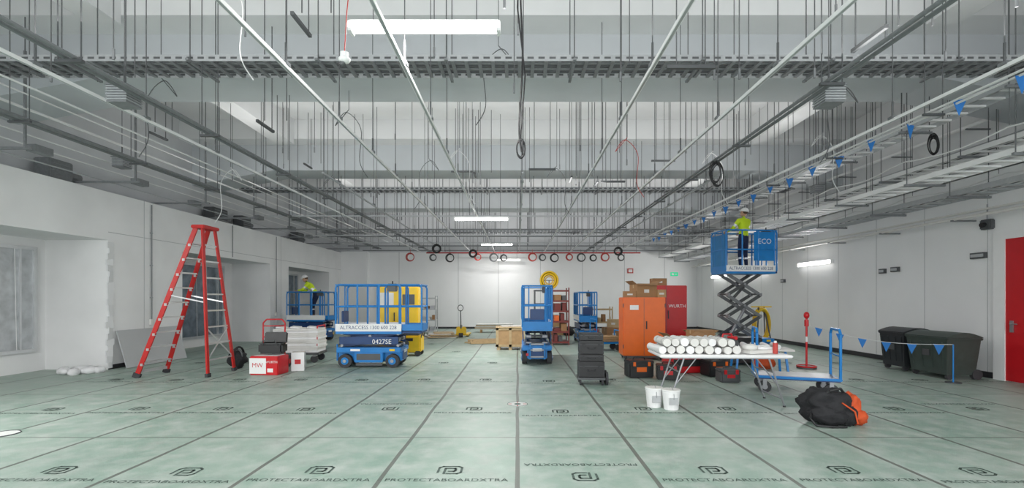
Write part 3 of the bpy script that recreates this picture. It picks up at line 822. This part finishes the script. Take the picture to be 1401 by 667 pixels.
# far-centre clutter
carton('cardboard_box', (3.55,17.6,0), (.6,.5,.5), .2); carton('cardboard_box', (3.6,17.6,.503), (.45,.4,.3), -.15, 'timber')
carton('cardboard_box', (1.75,20.5,0), (.7,.5,.6), -.1, 'ply'); carton('cardboard_box', (-3.9,18.0,0), (.5,.45,.4), .3)
carton('cardboard_box', (5.2,13.3,0), (.6,.45,.6), .1, 'ply', True); carton('cardboard_box', (4.9,15.9,0), (.8,.6,.9), 0)
for x, yy, mm in ((4.2,12.2,'bagf'),(5.55,10.55,'bago'),(2.2,20.0,'bagf')):
    b = B(); b.ell((0,0,.15),(.26,.18,.16),mm,20,12,lump=.35); b.path([(-.12,0,.27),(-.08,-.02,.38),(.08,-.02,.38),(.12,0,.27)],.014,'black',6); b.done('tool_bag',(x,yy,0),.3)
b = B()
b.bbox((0,0,1.05),(1.25,.6,1.84),'red',.015); b.box(-.004,.004,-.31,-.3,.2,1.95,'dgrey'); b.text('WURTH', TM((.33,-.305,1.35),.14), 'white')
b.box(-.6,.6,-.28,.28,.06,.14,'dgrey'); b.cbox((.06,-.32,1.1),(.025,.03,.25),'black')
b.box(-.58,-.1,-.308,-.3,1.55,1.6,'white'); b.box(-.58,-.02,-.306,-.3,.9,.92,'dgrey')
for x in (-.5,.5):
    for yy in (-.22,.22): b.cyl((x-.02,yy,.06),(x+.02,yy,.06),.06,'rubber',12)
b.done('red_tool_cabinet', (4.45,14.3,0), 0)
carton('cardboard_box', (4.3,14.3,1.97), (.4,.35,.22), .1)
carton('cardboard_box', (3.55,10.1,.46), (.62,.5,.3), .1,'card',True)
b = B(); b.bbox((0,0,.23),(.7,.5,.44),'red',.02); b.box(-.3,.3,-.256,-.25,.15,.3,'black'); b.box(-.34,.34,-.25,.25,.45,.458,'dgrey'); b.done('red_tool_box', (3.55,10.1,0), .1)
carton('cardboard_box', (4.35,11.2,0), (.6,.5,.55), -.1,'ply')
carton('cardboard_box', (4.35,11.15,.555), (.5,.4,.28), .15)
def toolbox(loc, rz, d, m='black', m2='orange'):
    b = B(); w, dd, h = d
    b.bbox((0,0,h*.42),(w,dd,h*.8),m,.02); b.bbox((0,0,h*.86),(w*1.02,dd*1.02,h*.2),m,.015); b.box(-w*.2,w*.2,-dd*.52,-dd*.5,h*.35,h*.6,m2)
    for x in (-w*.3,w*.3): b.cbox((x,-dd*.52,h*.78),(.05,.02,.08),m2)
    b.path([(-w*.25,0,h*.93),(-w*.22,0,h*1.1),(w*.22,0,h*1.1),(w*.25,0,h*.93)],.012,m,6)
    b.done('tool_box', loc, rz)
toolbox((2.45,9.45,0), .1, (.5,.34,.36)); toolbox((2.95,9.2,0), -.2, (.42,.34,.3),'black','red'); toolbox((4.05,9.6,0), .2, (.46,.36,.34)); toolbox((4.0,8.9,0), 0, (.36,.3,.26),'dgrey','red')
b = B(); b.box(-.4,.4,-.3,.3,.22,.27,'blue'); b.path([(-.4,-.28,.25),(-.4,-.28,.95),(-.4,.28,.95),(-.4,.28,.25)],.018,'blue',8); b.path([(.4,-.28,.25),(.4,-.28,.6),(.4,.28,.6),(.4,.28,.25)],.018,'blue',8)
for x in (-.32,.32):
    for yy in (-.22,.22): b.cyl((x,yy-.025,.1),(x,yy+.025,.1),.1,'rubber',14); b.cbox((x,yy,.2),(.05,.05,.05),'grey')
for k in range(4): b.cbox((0,0,.3+.04*k),(.7,.45,.035),'ply',(0,0,R.uniform(-.1,.1)))
b.done('platform_trolley', (2.7,14.3,0), .2)

# ------------------------------------------------------------------ trestle table
b = B(); TH = .76
b.bbox((0,0,TH-.02),(1.9,.76,.04),'white',.012); b.box(-.9,.9,-.33,.33,TH-.06,TH-.04,'grey')
for x, s in ((-.70,-1),(.76,1)):
    for yy in (-.3,.3):
        b.cyl((x-.12*s,yy,TH-.05),(x+.1*s,yy,.02),.014,'grey',8); b.cyl((x+.1*s,yy,.02),(x+.1*s,yy,0),.02,'rubber',8)
        b.cyl((x-.3*s,yy,TH-.05),(x+.0*s,yy,.32),.009,'grey',6)
    b.cyl((x+.07*s,-.3,.12),(x+.07*s,.3,.12),.012,'grey',8); b.cyl((x-.05*s,-.3,.5),(x-.05*s,.3,.5),.012,'grey',8)
b.done('folding_table', (3.04,7.15,0), -.04)
b = B()
for j in range(2):
    for k in range(9-j):
        x = -.52+.135*k+.06*j; r = .058+R.uniform(-.008,.006)
        b.cyl((x,-.30+R.uniform(-.03,.03),r+.11*j),(x+R.uniform(-.04,.05),.30,r+.11*j), r, 'offw' if (k+j) % 3 else 'white', 12)
        for yy in (-.2,.1): b.torus((x,yy,r+.11*j), r, .004, 'sheet', 'y', 12, 4)
b.done('paper_roll_bundle', (2.68,7.2,.76), -.04)
b = B()
b.cbox((0,0,.03),(.5,.4,.05),'offw',(0,0,.3)); b.cbox((.1,.1,.07),(.4,.3,.03),'white',(0,0,-.2)); b.ell((-.1,-.1,.09),(.12,.1,.05),'offw',10,6,noise=.1)
b.cyl((.25,-.15,.0),(.25,-.15,.16),.035,'redc',12); b.cyl((.25,-.15,.16),(.25,-.15,.19),.02,'white',10)
b.done('drawings_and_gloves', (3.58,7.1,.762))
b = B(); b.bbox((0,0,.1),(.3,.2,.18),'dgrey',.03); b.path([(-.1,0,.19),(-.08,0,.26),(.08,0,.26),(.1,0,.19)],.012,'red',6); b.cyl((.1,-.08,.2),(.1,.08,.2),.03,'red',10); b.done('drill_case',(3.3,7.36,.762),.3)
for x, yy in ((2.0,6.85),(2.2,6.7)):
    b = B(); n = 20
    b.cyl((0,0,0),(0,0,.27),.10,'white',n,.125); b.torus((0,0,.27),.125,.007,'white','z',n); b.torus((0,0,.24),.122,.005,'white','z',n); b.cyl((0,0,.27),(0,0,.285),.125,'offw',n)
    b.torus((0,0,.2),.13,.004,'grey','x',16,4,1,.9); b.cbox((0,-.115,.13),(.12,.012,.1),'sheet')
    b.done('plastic_bucket', (x,yy,0))
b = B()
b.bbox((0,0,.27),(1.25,.62,.04),'blue',.01); b.box(-.6,.6,-.3,.3,.235,.252,'dblue'); b.box(-.58,.58,-.27,.27,.29,.296,'grey')
for x in (-.48,.48):
    for yy in (-.25,.25):
        b.cyl((x,yy-.025,.1),(x,yy+.025,.1),.1,'rubber',18); b.cyl((x,yy-.03,.1),(x,yy+.03,.1),.045,'grey',10); b.box(x-.03,x+.03,yy-.04,yy-.03,.1,.24,'grey'); b.box(x-.03,x+.03,yy+.03,yy+.04,.1,.24,'grey')
b.path([(.6,-.28,.27),(.6,-.28,1.0),(.6,-.22,1.07),(.6,.22,1.07),(.6,.28,1.0),(.6,.28,.27)],.022,'blue',8)
b.path([(-.6,-.28,.27),(-.6,-.28,1.0),(-.6,-.22,1.07),(-.6,.22,1.07),(-.6,.28,1.0),(-.6,.28,.27)],.022,'blue',8)
for x in (-.6,.6): b.cyl((x,-.28,.65),(x,.28,.65),.014,'blue',8)
b.done('blue_platform_trolley', (4.70,7.95,0), -.35)
b = B()
b.ell((-.04,0,.21),(.31,.22,.23),'bagf',30,20,(0,.22,0),lump=.35,freq=2.4); b.ell((-.1,-.14,.13),(.22,.12,.13),'bagf',24,16,(0,.1,0),lump=.35,freq=3)
b.ell((.2,.04,.2),(.14,.17,.19),'bago',24,16,(0,.5,0),lump=.35,freq=2.5); b.ell((.27,-.06,.1),(.12,.13,.10),'bago',20,12,lump=.3,freq=3); b.ell((.14,-.12,.12),(.12,.1,.12),'bagf',20,12,lump=.3,freq=3)
b.path([(-.2,-.15,.33),(-.12,-.2,.44),(.02,-.18,.47),(.12,-.1,.38)],.016,'black',8); b.path([(-.25,-.1,.2),(-.34,-.2,.1),(-.3,-.26,.03),(-.12,-.28,.02),(.05,-.26,.02)],.014,'black',8)
b.path([(.02,-.22,.3),(.16,-.23,.2),(.2,-.22,.05)],.01,'bago',6)
b.done('tool_backpack', (3.98,5.95,0), -.1)
b = B()
b.cyl((0,0,0),(0,0,.05),.2,'dgrey',24); b.cyl((0,0,.05),(0,0,1.15),.022,'red',10); b.torus((0,0,.05),.19,.02,'red','z',24); b.ell((0,0,1.2),(.06,.06,.08),'red'); b.cyl((0,0,.95),(0,0,1.1),.045,'red',12)
b.cyl((0,0,.6),(0,0,.72),.024,'white',10)
b.done('barrier_post', (6.55,10.6,0))
b = B(); pl = []
A_, C_ = Vector((6.6,10.6,.98)), Vector((8.15,8.75,.72))
for k in range(13):
    t = k/12; p = A_.lerp(C_, t); p.z -= .14*math.sin(PI*t); pl.append(p)
b.path(pl,.005,'cord',5)
for k in range(1,12,2):
    p = pl[k]; d = (C_-A_).normalized()*.08; b.faces([p-d, p+d, p+Vector((0,0,-.2))], [(0,1,2)], 'flag')
b.cyl((8.15,8.75,.72),(8.15,8.75,0),.012,'blue',8); b.cyl((8.15,8.75,0),(8.15,8.75,.02),.12,'dgrey',16)
b.done('bunting_barrier')

def bin_(loc, rz, w, d, h, m):
    b = B()
    x1, y1 = w/2*.86, d/2*.84; x2, y2 = w/2, d/2
    vs = [(-x1,-y1,.09),(x1,-y1,.09),(x1,y1,.09),(-x1,y1,.09),(-x2,-y2,h),(x2,-y2,h),(x2,y2,h),(-x2,y2,h)]
    b.faces(vs, [(3,2,1,0),(4,5,6,7),(0,1,5,4),(1,2,6,5),(2,3,7,6),(3,0,4,7)], m)
    b.bbox((0,0,h),(w+.06,d+.06,.06),m,.02)
    n = 8; vs = []
    for k in range(n+1):
        t = k/n; yy = -d/2-.02+(d+.04)*t; zz = h+.03+.09*math.sin(PI*t)
        vs += [(-w/2-.02,yy,zz),(w/2+.02,yy,zz),(-w/2-.02,yy,h+.02),(w/2+.02,yy,h+.02)]
    fs = []
    for k in range(n):
        a = 4*k; fs += [(a,a+1,a+5,a+4),(a,a+4,a+6,a+2),(a+1,a+3,a+7,a+5)]
    b.faces(vs, fs, m, False)
    for k in range(4):
        x = -w/2*.7+w*.7*k/3; b.bar((x,-y1-.012,.2),(x*1.12,-y2-.005,h-.08),.03,.02,m)
    for s in (-1,1):
        b.cyl((s*(w/2-.12),d/2-.02,.1),(s*(w/2-.05),d/2-.02,.1),.1,'rubber',16); b.cyl((s*(w/2-.12),-d/2+.12,.06),(s*(w/2-.07),-d/2+.12,.06),.06,'rubber',14)
    b.cyl((-w/2*.9,d/2+.06,h-.02),(w/2*.9,d/2+.06,h-.02),.018,m,8)
    for s in (-1,1): b.bar((s*w*.42,d/2,h),(s*w*.42,d/2+.07,h-.02),.04,.03,m)
    b.cbox((0,-y2+.0,h*.62),(.16,.01,.12),'dgrey'); b.done('wheelie_bin', loc, rz)
bin_((8.68,10.45,0), -PI/2, .68, .66, .82, 'bin')
bin_((8.62,9.5,0), -PI/2, .95, .66, .80, 'bing')

b = B()
for yy, z, w in ((11.6,2.3,.22),(9.5,2.45,.3),(12.0,2.28,.18),(16.5,2.2,.2)):
    b.box(RX-.07,RX,yy-w/2,yy+w/2,z-.06,z+.06,'dgrey'); b.box(RX-.08,RX-.07,yy-w/2+.02,yy+w/2-.02,z-.03,z+.03,'sheet')
b.done('wall_socket_box')
b = B(); b.bbox((0,0,0),(.12,.22,.2),'dgrey',.02); b.cyl((-.06,0,0),(-.12,0,-.02),.05,'black',12); b.cyl((0,0,.1),(0,0,.4),.012,'grey'); b.done('wall_speaker',(RX-.06,9.3,3.05))
b = B(); b.box(-.2,.2,-.04,0,0,.2,'green'); b.box(-.14,-.02,-.045,-.04,.05,.15,'white'); b.box(.02,.14,-.045,-.04,.08,.12,'white'); b.box(-.21,.21,-.035,.0,-.01,.21,'white'); b.done('exit_sign',(8.2,BY-.0,2.75))
b = B(); b.box(-.15,.15,-.06,0,0,.25,'redc'); b.box(-.1,.1,-.07,-.06,.05,.2,'white'); b.done('fire_call_panel',(5.9,BY,2.9))
b = B()
for k in range(5): b.torus((0,-.1+.05*k,.8),.36-.02*(k % 2),.03,'yellow','y',24,6,.6,1.3)
for s in (-.25,.25): b.bar((s,-.2,0),(s*.3,0,1.35),.03,.03,'dgrey'); b.bar((s,.25,0),(s*.3,0,1.35),.03,.03,'dgrey')
b.bar((-.3,0,1.33),(.3,0,1.33),.04,.04,'yellow'); b.ell((.05,0,.18),(.2,.18,.17),'red',noise=.05)
b.done('yellow_hose_rack', (7.35,14.1,0))
carton('cardboard_box', (5.4,12.2,0), (.5,.45,.42), .2)
b = B(); b.bbox((0,0,.3),(.9,.55,.5),'dgrey',.03); b.bbox((0,0,.6),(.94,.6,.1),'black',.02); b.cbox((0,-.29,.35),(.3,.02,.12),'blue')
for x in (-.35,.35): b.cyl((x,-.22,.05),(x,.22,.05),.05,'rubber',12)
b.done('site_tool_chest', (5.3,11.3,0), .1)
b = B()
b.box(-.6,.6,-.3,.3,.5,.54,'offw')
for x in (-.5,.5):
    for yy in (-.25,.25): b.bar((x,yy,0),(x*.9,yy*.8,.5),.04,.04,'blue')
for k in range(5): b.cyl((-.5+.2*k,-.28,.59),(-.45+.2*k,.28,.59),.05,'white',10)
b.done('saw_bench', (5.1,9.9,0), -.2)

# ------------------------------------------------------------------ people
def person(name, loc, rz, J, hat, top='hivis', legs='navy', scale=1.0, hand_dir=((0,.6,-.8),(0,.6,-.8)), head_pitch=0.0, head_yaw=0.0):
    D = dict(pelvis=(0,0,.95), waist=(0,.0,1.08), chest=(0,0,1.28), upch=(0,0,1.41), neck=(0,0,1.49), hb=(0,.01,1.56),
      shL=(-.17,0,1.42), elL=(-.22,-.02,1.14), wrL=(-.22,.1,.90), shR=(.17,0,1.42), elR=(.22,-.02,1.14), wrR=(.22,.1,.90),
      hipL=(-.09,0,.9), knL=(-.1,.03,.5), anL=(-.11,0,.1), toL=(-.12,.17,.04), hipR=(.09,0,.9), knR=(.1,.03,.5), anR=(.11,0,.1), toR=(.12,.17,.04))
    D.update(J)
    rad = dict(pelvis=.135, waist=.12, chest=.145, upch=.12, neck=.055, hb=.05, shL=.075, elL=.05, wrL=.03, shR=.075, elR=.05, wrR=.03,
      hipL=.09, knL=.062, anL=.045, toL=.04, hipR=.09, knR=.062, anR=.045, toR=.04)
    E = [('pelvis','waist',top),('waist','chest',top),('chest','upch',top),('upch','neck',top),('neck','hb','skin'),
      ('upch','shL',top),('shL','elL',top),('elL','wrL',top),('upch','shR',top),('shR','elR',top),('elR','wrR',top),
      ('pelvis','hipL',legs),('hipL','knL',legs),('knL','anL',legs),('anL','toL','boot'),('pelvis','hipR',legs),('hipR','knR',legs),('knR','anR',legs),('anR','toR','boot')]
    keys = list(D.keys())
    me = bpy.data.meshes.new('tmp'); me.from_pydata([D[k] for k in keys], [(keys.index(a), keys.index(c)) for a, c, _ in E], [])
    o = bpy.data.objects.new('tmp', me); sc.collection.objects.link(o)
    md = o.modifiers.new('Skin', 'SKIN'); md.use_smooth_shade = True
    if not me.skin_vertices:
        bpy.context.view_layer.objects.active = o; bpy.ops.mesh.customdata_skin_add()
    sv = me.skin_vertices[0].data
    for i, k in enumerate(keys):
        r = rad[k]; sv[i].radius = (r*(1.15 if k in ('chest','pelvis','upch') else 1), r*(.85 if k in ('chest','pelvis','upch','waist') else 1)); sv[i].use_root = (k == 'pelvis')
    ms = o.modifiers.new('S','SUBSURF'); ms.levels = 2; ms.render_levels = 2
    dg = bpy.context.evaluated_depsgraph_get(); dg.update()
    ev = bpy.data.meshes.new_from_object(o.evaluated_get(dg)); bpy.data.objects.remove(o)
    b = B()
    def segd(p, a, c):
        a = Vector(a); c = Vector(c); d = c-a; t = max(0, min(1, (p-a).dot(d)/d.length_squared)); return (p-(a+d*t)).length, t
    V = [b.bm.verts.new(v.co) for v in ev.vertices]
    for pl in ev.polygons:
        p = pl.center; best = min(((segd(p, D[a], D[c])[0]/max(rad[a],rad[c]), i) for i, (a, c, _) in enumerate(E)))
        a, c, m = E[best[1]]; t = segd(p, D[a], D[c])[1]
        if m == top and c.startswith('wr') and t > .93: m = 'skin'
        if (a, c) == ('waist','chest') and .3 < t < .6: m = 'refl'
        if c.startswith('el') and .5 < t < .7: m = 'refl'
        if c.startswith('an') and .3 < t < .45: m = 'refl'
        if c.startswith('an') and t > .85: m = 'boot'
        if (a, c) == ('pelvis','waist') and t < .3: m = legs
        if (a, c) == ('waist','chest') and t < .1: m = top
        f = b.bm.faces.new([V[k] for k in pl.vertices]); f.material_index = b.mi(m); f.smooth = True
    for s, k, e in ((-1,'wrL','elL'),(1,'wrR','elR')):
        w = Vector(D[k]); d = Vector(hand_dir[0 if s < 0 else 1]).normalized()
        side = d.cross(Vector((0,0,1)));  side = side.normalized() if side.length > .1 else Vector((0,1,0))
        dn = d.cross(side).normalized()
        if dn.z > 0: dn = -dn
        pc = w+d*.045
        q = Matrix((side, d, dn)).transposed().to_euler()
        b.ell(pc, (.04,.055,.017), 'skin', 12, 7, q)
        for i, L_ in enumerate((.036,.042,.039,.03)):
            p0 = w+d*.085+side*(-.029+.0195*i); p1 = p0+d*L_+dn*.008; p2 = p1+(d*.35+dn).normalized()*L_*.75; p3 = p2+(dn-d*.5).normalized()*L_*.55
            for pa, pb, ra, rb in ((p0,p1,.0095,.009),(p1,p2,.009,.008),(p2,p3,.008,.006)):
                b.cyl(pa, pb, ra, 'skin', 8, rb); b.ell(pb, (rb,)*3, 'skin', 8, 5)
        t0 = w+d*.03+side*(-s)*.032; t1 = t0+(d*.6+side*(-s)*.7).normalized()*.035; t2 = t1+(d*.7+dn*.6).normalized()*.03
        b.cyl(t0,t1,.012,'skin',8,.0105); b.ell(t1,(.0105,)*3,'skin',8,5); b.cyl(t1,t2,.0105,'skin',8,.008); b.ell(t2,(.008,)*3,'skin',8,5)
    hb = Vector(D['hb']); HM = Matrix.Translation(hb) @ Euler((head_pitch,0,head_yaw)).to_matrix().to_4x4()
    def hp_(x, y, z): return HM @ Vector((x,y,z))
    er = HM.to_euler()
    b.ell(hp_(0,0,.10), (.074,.092,.108), 'skin', 20, 14, er); b.ell(hp_(0,.03,.035), (.055,.06,.045), 'skin', 14, 8, er)
    b.ell(hp_(0,-.018,.125), (.080,.088,.095), 'hair', 18, 12, er)
    b.ell(hp_(0,.097,.085), (.012,.018,.022), 'skin', 8, 6, er)
    for s in (-1,1):
        b.ell(hp_(s*.03,.082,.105), (.012,.008,.007), 'white', 8, 6, er); b.ell(hp_(s*.03,.088,.105), (.006,.005,.006), 'eye', 8, 6, er)
        b.ell(hp_(s*.03,.084,.122), (.016,.006,.004), 'hair', 8, 5, er); b.ell(hp_(s*.076,.0,.095), (.009,.018,.03), 'skin', 8, 6, er)
    b.ell(hp_(0,.086,.048), (.022,.007,.006), 'lip', 8, 5, er)
    b.ell(hp_(0,-.005,.135), (.098,.118,.1), hat, 20, 12, er, zmin=0.0); b.ell(hp_(0,.02,.137), (.112,.145,.012), hat, 20, 6, er); b.ell(hp_(0,-.005,.17), (.018,.105,.078), hat, 10, 8, er)
    o = b.done(name, loc, rz); o.scale = (scale,)*3
    return o
person('worker_on_raised_lift', (6.45,13.35,2.37), .35,
   dict(elL=(-.27,.12,1.2), wrL=(-.24,.34,1.16), elR=(.27,.10,1.2), wrR=(.22,.33,1.14), knL=(-.1,.03,.5)),
   'white', hand_dir=((0,1,-.2),(0,1,-.2)), head_pitch=.25, head_yaw=.3)
person('worker_on_low_lift', (-7.75,17.75,.83), PI*.5+.2,
   dict(pelvis=(0,-.12,.9), waist=(0,-.04,1.02), chest=(0,.08,1.18), upch=(0,.17,1.28), neck=(0,.22,1.35), hb=(0,.26,1.40),
        shL=(-.17,.17,1.29), elL=(-.24,.32,1.08), wrL=(-.2,.5,1.05), shR=(.17,.17,1.29), elR=(.26,.30,1.05), wrR=(.2,.48,1.02),
        hipL=(-.09,-.12,.87), knL=(-.1,.02,.48), hipR=(.09,-.12,.87), knR=(.1,.02,.48)),
   'white', hand_dir=((0,1,-.3),(0,1,-.3)), head_pitch=-.3)

# ------------------------------------------------------------------ world, camera
w = bpy.data.worlds.new('World'); sc.world = w; w.use_nodes = True
bg = w.node_tree.nodes['Background']; bg.inputs[0].default_value = (.96,.975,1,1); bg.inputs[1].default_value = 2.9

cam = bpy.data.cameras.new('camera'); co = bpy.data.objects.new('camera', cam); sc.collection.objects.link(co)
co.location = (0,0,1.58); co.rotation_euler = (PI/2,0,0)
cam.sensor_width = 36; cam.lens = 640/1401*36; cam.shift_x = -7.5/1401; cam.shift_y = 74.5/1401; cam.clip_end = 200
sc.camera = co
